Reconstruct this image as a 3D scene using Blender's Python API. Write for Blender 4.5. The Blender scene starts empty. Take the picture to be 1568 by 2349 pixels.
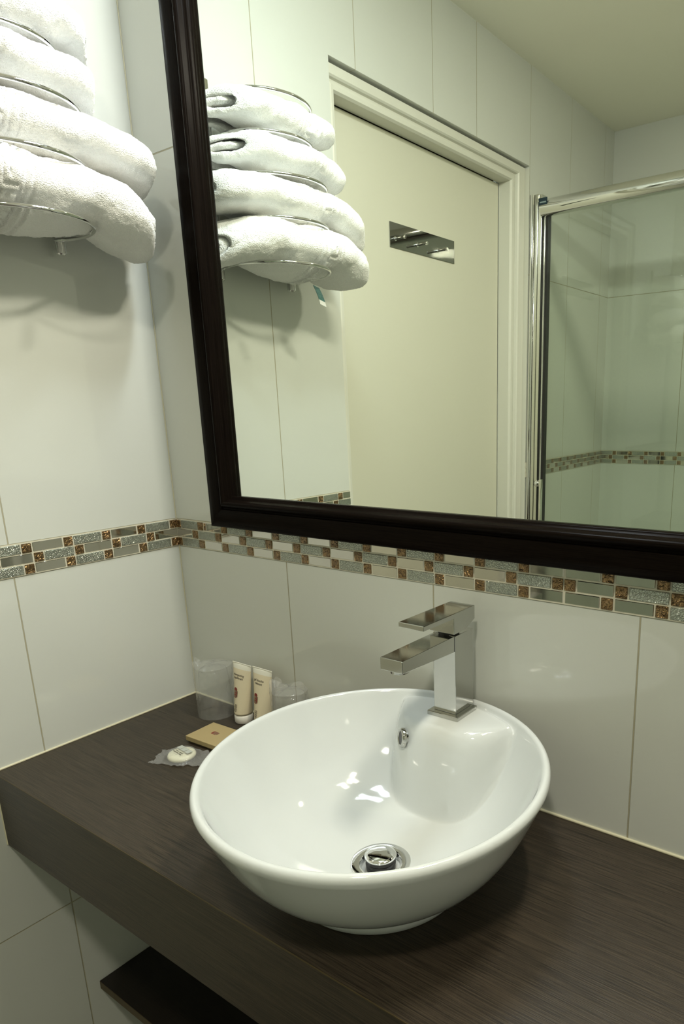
import bpy, bmesh, math, random
import numpy as np
from mathutils import Vector, Matrix, noise as mnoise

# ------------------------------------------------------------------ camera, world, lights, exposure
# world frame: the counter top is z = 0, the mirror wall is y = 0, the towel/door wall is x = 0
SC = bpy.context.scene
COL = SC.collection
SC.view_settings.view_transform = 'Standard'
SC.view_settings.look = 'None'
SC.view_settings.gamma = 1.0
SC.view_settings.exposure = 0.5
SC.view_settings.use_curve_mapping = False
FLOOR_Z, CEIL_Z = -0.85, 1.545
ROOM_X, ROOM_Y = 1.95, -2.116

def make_camera():
    yaw, pitch, roll = (math.radians(a) for a in (36.00639, -14.94385, -1.29021))
    f = Vector((-math.sin(yaw) * math.cos(pitch), math.cos(yaw) * math.cos(pitch), math.sin(pitch)))
    r = Vector((math.cos(yaw), math.sin(yaw), 0))
    u = r.cross(f)
    r2 = r * math.cos(roll) + u * math.sin(roll)
    u2 = -r * math.sin(roll) + u * math.cos(roll)
    cd = bpy.data.cameras.new('camera')
    cam = bpy.data.objects.new('camera', cd)
    COL.objects.link(cam)
    m = Matrix((r2, u2, -f)).transposed().to_4x4()
    m.translation = Vector((1.1524, -0.7902, 0.54818))
    cam.matrix_world = m
    cd.sensor_fit = 'VERTICAL'
    cd.sensor_height = 36.0
    cd.sensor_width = 24.0
    cd.lens = 1598.46873 / 2349 * 36
    cd.shift_x = -(973.656 - 784) / 2349
    cd.shift_y = (1361.154 - 1174.5) / 2349
    cd.clip_start = 0.01
    cd.clip_end = 50
    SC.camera = cam
make_camera()

w = bpy.data.worlds.new('world')
SC.world = w
w.use_nodes = True
w.node_tree.nodes['Background'].inputs[0].default_value = (0.9, 1.0, 0.85, 1)
w.node_tree.nodes['Background'].inputs[1].default_value = 0.15

def area(name, loc, size, power, color, direction=(0, 0, -1), spread=180):
    ld = bpy.data.lights.new(name, 'AREA')
    ld.shape = 'RECTANGLE'
    ld.size, ld.size_y = size
    ld.energy = power
    ld.color = color
    ld.spread = math.radians(spread)
    o = bpy.data.objects.new(name, ld)
    COL.objects.link(o)
    o.location = loc
    o.rotation_euler = Vector(direction).to_track_quat('-Z', 'Y').to_euler()
    return o
LAMPS = [(0.53, (0.84, 0.94, 1.0), 3.9), (1.05, (1.0, 0.94, 0.77), 7.2)]      # x of the two lamps above the mirror, colour, power
for lx, lc, lp in LAMPS:
    area('mirror_lamp_light', (lx, -0.100, 1.374), (0.27, 0.06), lp, lc, (-0.28, -0.42, -1) if lx < 0.8 else (-0.55, -0.40, -1))
area('room_fill_light', (1.15, -1.05, 1.535), (0.12, 0.12), 8.6, (1.0, 0.95, 0.79), (0, 0, -1))  # fill light added to brighten the rest of the room

# ------------------------------------------------------------------ helpers
def tag(o, label=None, cat=None, group=None, kind=None):
    if label: o['label'] = label
    if cat: o['category'] = cat
    if group: o['group'] = group
    if kind: o['kind'] = kind
    return o

def empty(name, loc=(0, 0, 0), **k):
    o = bpy.data.objects.new(name, None)
    o.empty_display_size = 0.05
    o.location = loc
    COL.objects.link(o)
    return tag(o, **k)

def link_mesh(name, verts, faces, mat, parent=None, smooth=True, mids=None, loc=None):
    me = bpy.data.meshes.new(name)
    if loc is None and parent is not None:
        loc = parent.matrix_world.translation if parent.parent else parent.location
        p = Vector(parent.location) if not parent.parent else Vector(parent.location) + Vector(parent.parent.location)
        verts = [tuple(Vector(v) - p) for v in verts]
    me.from_pydata([tuple(v) for v in verts], [], [tuple(f) for f in faces])
    mats = mat if isinstance(mat, (list, tuple)) else [mat]
    for m in mats: me.materials.append(m)
    if mids is not None: me.polygons.foreach_set('material_index', np.asarray(mids, dtype=np.int32))
    me.polygons.foreach_set('use_smooth', np.full(len(me.polygons), smooth))
    me.update()
    o = bpy.data.objects.new(name, me)
    COL.objects.link(o)
    if parent: o.parent = parent
    return o

class MB:
    """collects shapes into one mesh"""
    def __init__(s): s.v, s.f, s.m = [], [], []
    def add(s, v, f, mi=0):
        n = len(s.v)
        s.v += [tuple(a) for a in v]
        s.f += [tuple(i + n for i in a) for a in f]
        s.m += [mi] * len(f)
        return s
    def box(s, a, b, mi=0, bev=0.0, seg=2, rot=None, org=None):
        bm = bmesh.new()
        bmesh.ops.create_cube(bm, size=1)
        for v in bm.verts:
            v.co = Vector([(a[i] + b[i]) / 2 + v.co[i] * (b[i] - a[i]) for i in range(3)])
        if bev > 0:
            bmesh.ops.bevel(bm, geom=bm.edges[:], offset=bev, segments=seg, profile=0.5, affect='EDGES')
        if rot is not None:
            o = Vector(org)
            for v in bm.verts: v.co = rot @ (v.co - o) + o
        bm.verts.index_update()
        s.add([v.co[:] for v in bm.verts], [[v.index for v in f.verts] for f in bm.faces], mi)
        bm.free()
        return s
    def prism(s, poly, axis, a, b, mi=0, bev=0.0, seg=2):
        """poly: 2-D points in the other two axes (cyclic order), extruded a..b along axis"""
        bm = bmesh.new()
        def P(p, t):
            q = list(p)
            q.insert(axis, t)
            return q
        v0 = [bm.verts.new(P(p, a)) for p in poly]
        v1 = [bm.verts.new(P(p, b)) for p in poly]
        n = len(poly)
        bm.faces.new(v0); bm.faces.new(v1[::-1])
        for i in range(n): bm.faces.new((v0[i], v1[i], v1[(i + 1) % n], v0[(i + 1) % n]))
        bmesh.ops.recalc_face_normals(bm, faces=bm.faces[:])
        if bev > 0:
            bmesh.ops.bevel(bm, geom=bm.edges[:], offset=bev, segments=seg, profile=0.5, affect='EDGES')
        bm.verts.index_update()
        s.add([v.co[:] for v in bm.verts], [[v.index for v in f.verts] for f in bm.faces], mi)
        bm.free()
        return s
    def lathe(s, prof, c, n=48, mi=0, axis=Vector((0, 0, 1)), cap0=True, cap1=True):
        """prof: (radius, height) list along axis from point c"""
        q = Vector((0, 0, 1)).rotation_difference(Vector(axis))
        c = Vector(c)
        V, F = [], []
        for r, h in prof:
            for k in range(n):
                t = 2 * math.pi * k / n
                V.append(c + q @ Vector((r * math.cos(t), r * math.sin(t), h)))
        for i in range(len(prof) - 1):
            for k in range(n):
                F.append((i * n + k, i * n + (k + 1) % n, (i + 1) * n + (k + 1) % n, (i + 1) * n + k))
        if cap0: F.append(tuple(range(n - 1, -1, -1)))
        if cap1: F.append(tuple((len(prof) - 1) * n + k for k in range(n)))
        return s.add(V, F, mi)
    def tube(s, pts, r, n=16, mi=0, closed=False):
        pts = [Vector(p) for p in pts]
        V, F = [], []
        m = len(pts)
        up = None
        for i, p in enumerate(pts):
            a = pts[(i - 1) % m] if (closed or i > 0) else p
            b = pts[(i + 1) % m] if (closed or i < m - 1) else p
            t = (b - a).normalized()
            if up is None:
                up = t.orthogonal().normalized()
            up = (up - t * up.dot(t)).normalized()
            w_ = t.cross(up)
            for k in range(n):
                an = 2 * math.pi * k / n
                V.append(p + (up * math.cos(an) + w_ * math.sin(an)) * r)
        for i in range(m if closed else m - 1):
            j = (i + 1) % m
            for k in range(n):
                F.append((i * n + k, i * n + (k + 1) % n, j * n + (k + 1) % n, j * n + k))
        if not closed:
            F.append(tuple(range(n - 1, -1, -1)))
            F.append(tuple((m - 1) * n + k for k in range(n)))
        return s.add(V, F, mi)
    def build(s, name, mat, parent=None, smooth=False, auto=None):
        o = link_mesh(name, s.v, s.f, mat, parent, smooth, s.m)
        if auto is not None:
            o.data.polygons.foreach_set('use_smooth', np.full(len(o.data.polygons), True))
            o.data.set_sharp_from_angle(angle=math.radians(auto))
        return o

# ------------------------------------------------------------------ materials
def new_mat(name):
    m = bpy.data.materials.new(name)
    m.use_nodes = True
    nt = m.node_tree
    return m, nt, nt.nodes['Principled BSDF']

def setp(b, **k):
    names = dict(base='Base Color', rough='Roughness', metal='Metallic', ior='IOR', coat='Coat Weight',
                 coatr='Coat Roughness', trans='Transmission Weight', spec='Specular IOR Level',
                 sheen='Sheen Weight', sheenr='Sheen Roughness', aniso='Anisotropic', alpha='Alpha',
                 sss='Subsurface Weight', em='Emission Color', ems='Emission Strength')
    for a, v in k.items():
        i = b.inputs[names[a]]
        if hasattr(i.default_value, '__len__') and len(v) == 3: v = tuple(v) + (1,)
        i.default_value = v

def simple(name, base, rough=0.5, bump=None, **k):
    m, nt, b = new_mat(name)
    setp(b, base=base, rough=rough, **k)
    if bump:
        scale, strength, dist = bump
        tc = nt.nodes.new('ShaderNodeTexCoord')
        n = nt.nodes.new('ShaderNodeTexNoise'); n.inputs['Scale'].default_value = scale
        n.inputs['Detail'].default_value = 4
        bp = nt.nodes.new('ShaderNodeBump'); bp.inputs['Strength'].default_value = strength
        bp.inputs['Distance'].default_value = dist
        nt.links.new(tc.outputs['Object'], n.inputs['Vector'])
        nt.links.new(n.outputs['Fac'], bp.inputs['Height'])
        nt.links.new(bp.outputs['Normal'], b.inputs['Normal'])
    return m

def math_node(nt, op, a, b=None, c=None):
    n = nt.nodes.new('ShaderNodeMath'); n.operation = op
    for i, v in enumerate((a, b, c)):
        if v is None: continue
        if isinstance(v, (int, float)): n.inputs[i].default_value = v
        else: nt.links.new(v, n.inputs[i])
    return n.outputs[0]

def tile_material(name, axis, joints, zjoints):
    """glossy ivory wall tile with thin beige joints at fixed places"""
    m, nt, b = new_mat(name)
    geo = nt.nodes.new('ShaderNodeNewGeometry')
    sep = nt.nodes.new('ShaderNodeSeparateXYZ')
    nt.links.new(geo.outputs['Position'], sep.inputs[0])
    def dist(sock, ps):
        d = None
        for p in ps:
            e = math_node(nt, 'ABSOLUTE', math_node(nt, 'SUBTRACT', sock, p))
            d = e if d is None else math_node(nt, 'MINIMUM', d, e)
        return d
    d = math_node(nt, 'MINIMUM', dist(sep.outputs[axis], joints), dist(sep.outputs[2], zjoints))
    line = nt.nodes.new('ShaderNodeMapRange')
    line.inputs['From Min'].default_value = 0.0007
    line.inputs['From Max'].default_value = 0.0013
    line.interpolation_type = 'SMOOTHSTEP'
    nt.links.new(d, line.inputs['Value'])
    f = line.outputs[0]
    mix = nt.nodes.new('ShaderNodeMix'); mix.data_type = 'RGBA'
    mix.inputs['A'].default_value = (0.40, 0.37, 0.26, 1)
    mix.inputs['B'].default_value = (0.625, 0.638, 0.592, 1)
    nt.links.new(f, mix.inputs['Factor'])
    nt.links.new(mix.outputs['Result'], b.inputs['Base Color'])
    r = nt.nodes.new('ShaderNodeMapRange')
    r.inputs['To Min'].default_value = 0.7; r.inputs['To Max'].default_value = 0.045
    nt.links.new(f, r.inputs['Value'])
    nt.links.new(r.outputs[0], b.inputs['Roughness'])
    n = nt.nodes.new('ShaderNodeTexNoise'); n.inputs['Scale'].default_value = 7; n.inputs['Detail'].default_value = 1
    nt.links.new(geo.outputs['Position'], n.inputs['Vector'])
    h = math_node(nt, 'ADD', math_node(nt, 'MULTIPLY', f, 0.0006), math_node(nt, 'MULTIPLY', n.outputs['Fac'], 0.0006))
    bp = nt.nodes.new('ShaderNodeBump'); bp.inputs['Strength'].default_value = 1.0; bp.inputs['Distance'].default_value = 1.0
    nt.links.new(h, bp.inputs['Height'])
    nt.links.new(bp.outputs['Normal'], b.inputs['Normal'])
    setp(b, ior=1.56)
    return m

ZJ = [-0.2976, 0.957, 1.559, 0.3035, 0.355]
M_TILE_L = tile_material('tile_left', 1, [-0.3035, -0.6035, -0.9035, -1.114, -1.4318, -1.73, -2.03], ZJ)
M_TILE_B = tile_material('tile_front', 0, [0.2927, 0.5935, 0.8941, 1.195, 1.496, 1.797], ZJ)
M_TILE_R = tile_material('tile_back', 0, [0.31, 0.611, 0.912, 1.213, 1.514, 1.815], ZJ)
M_TILE_X = tile_material('tile_right', 1, [-0.3, -0.6, -0.9, -1.2, -1.5, -1.8], ZJ)
M_CEIL = simple('ceiling_paint', (0.90, 0.88, 0.75), 0.75, bump=(60, 0.1, 0.001))
M_FLOOR = simple('floor_tile', (0.16, 0.145, 0.12), 0.3)
M_GROUT = simple('grout', (0.62, 0.59, 0.48), 0.85, bump=(900, 0.4, 0.0004))
M_SEAL = simple('silicone', (0.64, 0.60, 0.43), 0.35)
M_DOORPAINT = simple('door_paint', (0.62, 0.61, 0.50), 0.45, bump=(40, 0.04, 0.001))
M_CASING = simple('casing_paint', (0.66, 0.655, 0.575), 0.35)
M_GAP = simple('gap_dark', (0.12, 0.09, 0.04), 0.8)
M_CHROME = simple('chrome', (0.78, 0.78, 0.77), 0.05, metal=1.0)
M_CHROME2 = simple('worn_chrome', (0.52, 0.52, 0.495), 0.11, metal=1.0, bump=(300, 0.06, 0.0003))
M_ALU = simple('polished_aluminium', (0.80, 0.80, 0.74), 0.12, metal=1.0)
M_BLACK = simple('black_rubber_and_hole', (0.012, 0.012, 0.012), 0.35)
M_MIRROR = simple('mirror_silver', (0.90, 0.945, 0.875), 0.0, metal=1.0)
M_CERAMIC = simple('white_ceramic', (0.585, 0.61, 0.605), 0.06, coat=0.4, coatr=0.03)
M_PLASTIC_W = simple('white_plastic', (0.80, 0.77, 0.70), 0.35)
M_PRINT = simple('black_print', (0.03, 0.022, 0.018), 0.6)
M_RED = simple('maroon_print', (0.20, 0.022, 0.012), 0.5)
M_TAUPE = simple('taupe_print', (0.20, 0.155, 0.095), 0.5)
M_TRAY = simple('shower_tray', (0.78, 0.78, 0.74), 0.3)

def wood_material(name, c1, c2, axis, rough, strength=0.25, spec=0.4, ior=1.5):
    m, nt, b = new_mat(name)
    tc = nt.nodes.new('ShaderNodeTexCoord')
    mp = nt.nodes.new('ShaderNodeMapping')
    s = [1150, 1150, 1150]; s[axis] = 16
    mp.inputs['Scale'].default_value = s
    n = nt.nodes.new('ShaderNodeTexNoise'); n.inputs['Scale'].default_value = 1.0
    n.inputs['Detail'].default_value = 5; n.inputs['Roughness'].default_value = 0.6
    mp2 = nt.nodes.new('ShaderNodeMapping')
    s2 = [90, 90, 90]; s2[axis] = 1.3
    mp2.inputs['Scale'].default_value = s2
    n2 = nt.nodes.new('ShaderNodeTexNoise'); n2.inputs['Scale'].default_value = 1.0
    n2.inputs['Detail'].default_value = 3
    for a in (mp, mp2): nt.links.new(tc.outputs['Object'], a.inputs['Vector'])
    nt.links.new(mp.outputs[0], n.inputs['Vector']); nt.links.new(mp2.outputs[0], n2.inputs['Vector'])
    mix = math_node(nt, 'ADD', math_node(nt, 'MULTIPLY', n.outputs['Fac'], 0.94), math_node(nt, 'MULTIPLY', n2.outputs['Fac'], 0.06))
    cr = nt.nodes.new('ShaderNodeValToRGB')
    cr.color_ramp.elements[0].position = 0.385; cr.color_ramp.elements[0].color = c1 + (1,)
    cr.color_ramp.elements[1].position = 0.61; cr.color_ramp.elements[1].color = c2 + (1,)
    nt.links.new(mix, cr.inputs[0])
    nt.links.new(cr.outputs[0], b.inputs['Base Color'])
    bp = nt.nodes.new('ShaderNodeBump'); bp.inputs['Strength'].default_value = strength; bp.inputs['Distance'].default_value = 0.0006
    nt.links.new(mix, bp.inputs['Height']); nt.links.new(bp.outputs['Normal'], b.inputs['Normal'])
    setp(b, rough=rough, spec=spec, ior=ior)
    return m
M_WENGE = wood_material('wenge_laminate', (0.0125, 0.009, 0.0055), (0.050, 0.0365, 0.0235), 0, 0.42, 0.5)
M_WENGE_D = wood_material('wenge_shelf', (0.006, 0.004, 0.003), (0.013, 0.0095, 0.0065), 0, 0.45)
M_EDGE = simple('ochre_edge', (0.065, 0.045, 0.016), 0.5)
M_FRAME_H = wood_material('espresso_wood_horizontal', (0.0035, 0.0025, 0.002), (0.008, 0.0055, 0.004), 0, 0.26, 0.05, 0.10, 1.22)
M_FRAME_V = wood_material('espresso_wood_vertical', (0.0035, 0.0025, 0.002), (0.008, 0.0055, 0.004), 2, 0.26, 0.05, 0.10, 1.22)

def crackle_glass():
    m, nt, b = new_mat('crackled_green_glass')
    tc = nt.nodes.new('ShaderNodeTexCoord')
    v = nt.nodes.new('ShaderNodeTexVoronoi'); v.feature = 'DISTANCE_TO_EDGE'; v.inputs['Scale'].default_value = 380
    n = nt.nodes.new('ShaderNodeTexNoise'); n.inputs['Scale'].default_value = 700; n.inputs['Detail'].default_value = 3
    for a in (v, n): nt.links.new(tc.outputs['Object'], a.inputs['Vector'])
    h = math_node(nt, 'ADD', math_node(nt, 'MINIMUM', v.outputs['Distance'], 0.18), math_node(nt, 'MULTIPLY', n.outputs['Fac'], 0.35))
    bp = nt.nodes.new('ShaderNodeBump'); bp.inputs['Strength'].default_value = 0.8; bp.inputs['Distance'].default_value = 0.002
    nt.links.new(h, bp.inputs['Height']); nt.links.new(bp.outputs['Normal'], b.inputs['Normal'])
    cr = nt.nodes.new('ShaderNodeValToRGB')
    cr.color_ramp.elements[0].position = 0.1; cr.color_ramp.elements[0].color = (0.18, 0.195, 0.165, 1)
    cr.color_ramp.elements[1].position = 0.45; cr.color_ramp.elements[1].color = (0.58, 0.61, 0.535, 1)
    nt.links.new(h, cr.inputs[0]); nt.links.new(cr.outputs[0], b.inputs['Base Color'])
    setp(b, rough=0.2, metal=0.8, coat=0.6, coatr=0.05)
    return m
def bronze():
    m, nt, b = new_mat('hammered_bronze_glass')
    tc = nt.nodes.new('ShaderNodeTexCoord')
    n = nt.nodes.new('ShaderNodeTexNoise'); n.inputs['Scale'].default_value = 120; n.inputs['Detail'].default_value = 2
    n.inputs['Distortion'].default_value = 1.5
    nt.links.new(tc.outputs['Object'], n.inputs['Vector'])
    bp = nt.nodes.new('ShaderNodeBump'); bp.inputs['Strength'].default_value = 1.0; bp.inputs['Distance'].default_value = 0.006
    nt.links.new(n.outputs['Fac'], bp.inputs['Height']); nt.links.new(bp.outputs['Normal'], b.inputs['Normal'])
    setp(b, base=(0.27, 0.17, 0.08), rough=0.22, metal=0.9, coat=0.5)
    return m
M_CRACK = crackle_glass()
M_BRONZE = bronze()
M_MIRTILE = simple('mirror_tile', (0.62, 0.60, 0.55), 0.06, metal=1.0)

def clear_film(name, tint, base_refl, rough, crinkle=None, opacity=0.0, opcol=(0.9, 0.9, 0.88), ior=1.5):
    """thin transparent sheet: straight-through tint, fresnel gloss, optional haze"""
    m = bpy.data.materials.new(name); m.use_nodes = True
    nt = m.node_tree
    for n in list(nt.nodes): nt.nodes.remove(n)
    out = nt.nodes.new('ShaderNodeOutputMaterial')
    tr = nt.nodes.new('ShaderNodeBsdfTransparent'); tr.inputs[0].default_value = tint + (1,)
    gl = nt.nodes.new('ShaderNodeBsdfGlossy'); gl.inputs['Roughness'].default_value = rough
    fr = nt.nodes.new('ShaderNodeLayerWeight'); fr.inputs['Blend'].default_value = 0.5
    f0 = ((ior - 1) / (ior + 1)) ** 2 * (1 + base_refl)
    fac = math_node(nt, 'ADD', math_node(nt, 'MULTIPLY', math_node(nt, 'POWER', fr.outputs['Facing'], 5.0), (1 - f0) * 0.8), f0)
    mx = nt.nodes.new('ShaderNodeMixShader')
    nt.links.new(fac, mx.inputs[0]); nt.links.new(tr.outputs[0], mx.inputs[1]); nt.links.new(gl.outputs[0], mx.inputs[2])
    last = mx.outputs[0]
    if opacity > 0:
        df = nt.nodes.new('ShaderNodeBsdfDiffuse'); df.inputs[0].default_value = opcol + (1,)
        m2 = nt.nodes.new('ShaderNodeMixShader'); m2.inputs[0].default_value = opacity
        nt.links.new(last, m2.inputs[1]); nt.links.new(df.outputs[0], m2.inputs[2])
        last = m2.outputs[0]
    if crinkle:
        tc = nt.nodes.new('ShaderNodeTexCoord')
        n = nt.nodes.new('ShaderNodeTexNoise'); n.inputs['Scale'].default_value = crinkle[0]
        n.inputs['Detail'].default_value = 3; n.inputs['Distortion'].default_value = 1.0
        nt.links.new(tc.outputs['Object'], n.inputs['Vector'])
        bp = nt.nodes.new('ShaderNodeBump'); bp.inputs['Strength'].default_value = 1.0; bp.inputs['Distance'].default_value = crinkle[1]
        nt.links.new(n.outputs['Fac'], bp.inputs['Height'])
        for s_ in (gl, fr): nt.links.new(bp.outputs['Normal'], s_.inputs['Normal'])
    nt.links.new(last, out.inputs[0])
    return m
M_SHOWERGLASS = clear_film('shower_glass', (0.91, 0.94, 0.905), -0.2, 0.0)
M_FILM = clear_film('crinkled_film', (0.99, 0.99, 0.985), 0.1, 0.12, (42, 0.006), 0.07, (0.97, 0.97, 0.95), 1.45)
M_FILM2 = clear_film('soap_wrapper_film', (0.90, 0.91, 0.89), 0.5, 0.13, (130, 0.0032), 0.13, (0.95, 0.95, 0.93), 1.5)
M_TUMBLER = clear_film('clear_plastic', (0.985, 0.99, 0.985), 0.1, 0.03, None, 0.03, (0.95, 0.95, 0.93), 1.5)

def towel_material():
    m, nt, b = new_mat('terry_cotton')
    tc = nt.nodes.new('ShaderNodeTexCoord')
    n = nt.nodes.new('ShaderNodeTexNoise'); n.inputs['Scale'].default_value = 560; n.inputs['Detail'].default_value = 3
    v = nt.nodes.new('ShaderNodeTexVoronoi'); v.inputs['Scale'].default_value = 700
    for a in (n, v): nt.links.new(tc.outputs['Object'], a.inputs['Vector'])
    h = math_node(nt, 'ADD', n.outputs['Fac'], math_node(nt, 'MULTIPLY', v.outputs['Distance'], 0.7))
    bp = nt.nodes.new('ShaderNodeBump'); bp.inputs['Strength'].default_value = 0.8; bp.inputs['Distance'].default_value = 0.0016
    nt.links.new(h, bp.inputs['Height']); nt.links.new(bp.outputs['Normal'], b.inputs['Normal'])
    setp(b, base=(0.93, 0.925, 0.90), rough=0.95, spec=0.1, sheen=0.35, sheenr=0.5)
    return m
M_TOWEL = towel_material()

# ------------------------------------------------------------------ the room
def structure(name, mb, mat, **k):
    return tag(mb.build(name, mat, **k), kind='structure')

mb = MB()
mb.box((-0.12, -0.516, FLOOR_Z), (0, 0.0, CEIL_Z))
mb.box((-0.12, ROOM_Y, FLOOR_Z), (0, -1.430, CEIL_Z))
mb.box((-0.12, -1.430, 1.2716), (0, -0.516, CEIL_Z))
structure('wall_left', mb, M_TILE_L)
structure('wall_front', MB().box((-0.12, 0, FLOOR_Z), (ROOM_X + 0.1, 0.1, CEIL_Z)), M_TILE_B)
structure('wall_back', MB().box((-0.12, ROOM_Y - 0.1, FLOOR_Z), (ROOM_X + 0.1, ROOM_Y, CEIL_Z)), M_TILE_R)
structure('wall_right', MB().box((ROOM_X, ROOM_Y, FLOOR_Z), (ROOM_X + 0.1, 0, CEIL_Z)), M_TILE_X)
structure('floor', MB().box((-0.12, ROOM_Y - 0.1, FLOOR_Z - 0.1), (ROOM_X + 0.1, 0.1, FLOOR_Z)), M_FLOOR)
structure('ceiling', MB().box((-0.12, ROOM_Y - 0.1, CEIL_Z), (ROOM_X + 0.1, 0.1, CEIL_Z + 0.1)), M_CEIL)

# mosaic borders: three rows of crackled glass, mirror and bronze pieces
ROWZ = [0.3125, 0.3293, 0.3461]
def mosaic(name, place, length, rows):
    """rows: list of three lists of (start, end, kind); place(s, z, d) -> xyz"""
    mb = MB()
    def slab(s0, s1, z0, z1, d, mi, bev=0.0):
        a, b = place(s0, z0, 0), place(s1, z1, d)
        lo = [min(p, q) for p, q in zip(a, b)]; hi = [max(p, q) for p, q in zip(a, b)]
        mb.box(lo, hi, mi, bev, 1)
    slab(0.0002, length, 0.3035, 0.3550, 0.0016, 0)
    for zc, row in zip(ROWZ, rows):
        for s0, s1, k in row:
            s0, s1 = max(s0, 0.0022), min(s1, length)
            if s1 - s0 < 0.003: continue
            slab(s0, s1, zc - 0.0074, zc + 0.0074, {1: 0.0030, 2: 0.0024, 3: 0.0034}[k], k, 0.0007)
    return structure(name, mb, [M_GROUT, M_CRACK, M_MIRTILE, M_BRONZE])

def row_pieces(first_sq, pitch, n, first_long, sq=0.0148, gap=0.0021):
    """first_sq: centre of the first bronze square; the long before it has kind first_long"""
    out = []
    kind = first_long
    c = first_sq
    out.append((c - pitch + sq / 2 + gap, c - sq / 2 - gap, kind))
    for i in range(n):
        out.append((c - sq / 2, c + sq / 2, 3))
        kind = 3 - kind
        out.append((c + sq / 2 + gap, c + pitch - sq / 2 - gap, kind))
        c += pitch
    return out
def cut(row, a, b): return [(max(s, a), min(e, b), k) for s, e, k in row if e > a + 0.002 and s < b - 0.002]
L = 0.516
r13 = row_pieces(0.0092, 0.0673, 8, 2)
r2 = row_pieces(0.0596, 0.0673, 8, 2)
mosaic('trim_1', lambda s, z, d: (d, -s, z), L, [cut(r13, 0, L), cut(r2, 0, L), cut(r13, 0, L)])
# mirror wall, with the odd join at 0.796 m
S = 0.7962
f13 = cut(row_pieces(0.0072, 0.06655, 12, 2), 0, 0.7947)
f2 = cut(row_pieces(0.0564, 0.06645, 12, 2), 0, 0.7953)
g13 = [(0.7976, 0.8432, 2)] + row_pieces(0.8528 + 0, 0.0664, 16, 1)[1:]
g2 = [(s, e, 3 - k if k != 3 else 3) for s, e, k in row_pieces(0.8040, 0.0661, 17, 2)[1:]]
mosaic('trim_2', lambda s, z, d: (s, -d, z), ROOM_X, [f13 + g13, f2 + g2, f13 + g13])
# inside the shower
LS = 2.116
def wall_deep(s, z, d): return (d, -s - 1.430, z)
d13 = row_pieces(0.012, 0.0668, 11, 2); d2 = row_pieces(0.045, 0.0668, 11, 1)
mosaic('trim_3', wall_deep, LS - 1.430 - 0.004, [cut(d13, 0, 0.69), cut(d2, 0, 0.69), cut(d13, 0, 0.69)])
e13 = row_pieces(0.0585, 0.0668, 29, 1); e2 = row_pieces(0.042, 0.0668, 29, 2)
mosaic('trim_4', lambda s, z, d: (s, ROOM_Y + d, z), ROOM_X, [e13, e2, e13])

# silicone bead where the counter meets the walls
def bead(name, pts, r=0.0020):
    structure(name, MB().tube(pts, r, 8), M_SEAL, auto=60)
bead('trim_5', [(0.001, -0.383, 0.001), (0.001, -0.001, 0.001)])
bead('trim_6', [(0.001, -0.001, 0.001), (ROOM_X - 0.001, -0.001, 0.001)], 0.0022)
bead('trim_7', [(0.0008, -0.3848, 0.0), (0.0008, -0.3848, -0.131)], 0.0022)
bead('trim_8', [(0.0008, -0.0008, 0.003), (0.0008, -0.0008, CEIL_Z)], 0.0009)

# door in the left wall, its moulded casing recessed behind the tiles
door = empty('door_1', (-0.066, -0.95, FLOOR_Z), kind='structure')
MB().box((-0.105, -1.3485, FLOOR_Z + 0.005), (-0.066, -0.5565, 1.2165), bev=0.001).build('door_leaf', M_DOORPAINT, door)
casing = empty('trim_9', (-0.02, -0.95, FLOOR_Z), kind='structure')
# profile across the casing: (distance outwards from the opening, x)
prof = [(0.0, -0.066), (0.0, -0.026), (0.004, -0.020), (0.012, -0.019), (0.018, -0.021), (0.023, -0.0235), (0.0245, -0.016), (0.028, -0.0125),
        (0.055, -0.0125), (0.059, -0.016), (0.060, -0.024), (0.060, -0.12)]
yi0, yi1, zi = -0.554, -1.351, 1.219
V, F = [], []
path = lambda d: [(yi0 + d, FLOOR_Z), (yi0 + d, zi + min(d, 0.047)), (yi1 - 1.3 * d, zi + min(d, 0.047)), (yi1 - 1.3 * d, FLOOR_Z)]
for d, x in prof:
    for y, z in path(d): V.append((x, y, z))
for i in range(len(prof) - 1):
    for k in range(3): F.append((i * 4 + k, i * 4 + k + 1, i * 4 + 5 + k, i * 4 + 4 + k))
o = link_mesh('casing', V, F, M_CASING, casing, smooth=False)
MB().box((-0.12, -1.39, FLOOR_Z), (-0.108, -0.515, 1.28)).build('backing', M_GAP, casing)
MB().box((-0.115, -1.4295, 1.2665), (-0.034, -0.5162, 1.2714)).box((-0.12, -1.4297, FLOOR_Z), (-0.0005, -1.4285, 1.2665)).build('reveal', M_CASING, casing)

# ------------------------------------------------------------------ counter and shelf
counter = empty('vanity_counter', (0.0, 0.0, -0.1307), label='thick dark wenge wood-grain counter spanning under the white basin', cat='counter')
MB().box((0.0015, -0.385, -0.0012), (ROOM_X - 0.002, -0.0015, 0.0)).box((0.0015, -0.384, -0.1305), (ROOM_X - 0.002, -0.0015, -0.0012)).build('worktop', M_WENGE, counter)
MB().box((0.0015, -0.3857, -0.1307), (ROOM_X - 0.002, -0.3842, -0.0016)).build('front_panel', M_WENGE, counter)
eb = MB().box((0.0015, -0.3858, -0.0016), (ROOM_X - 0.002, -0.3846, -0.0002)).build('edge_band', M_EDGE, counter)
eb['label'] = 'thin ochre line along the front edge'
shelf = empty('lower_shelf', (0.0, 0.0, -0.505), label='slim dark wooden shelf fixed low on the tiled wall beneath the counter', cat='shelf')
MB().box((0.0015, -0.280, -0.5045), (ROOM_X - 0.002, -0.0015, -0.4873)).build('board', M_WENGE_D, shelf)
MB().box((0.0015, -0.2806, -0.5040), (ROOM_X - 0.002, -0.2800, -0.4880)).build('edge_band', M_EDGE, shelf)

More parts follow.
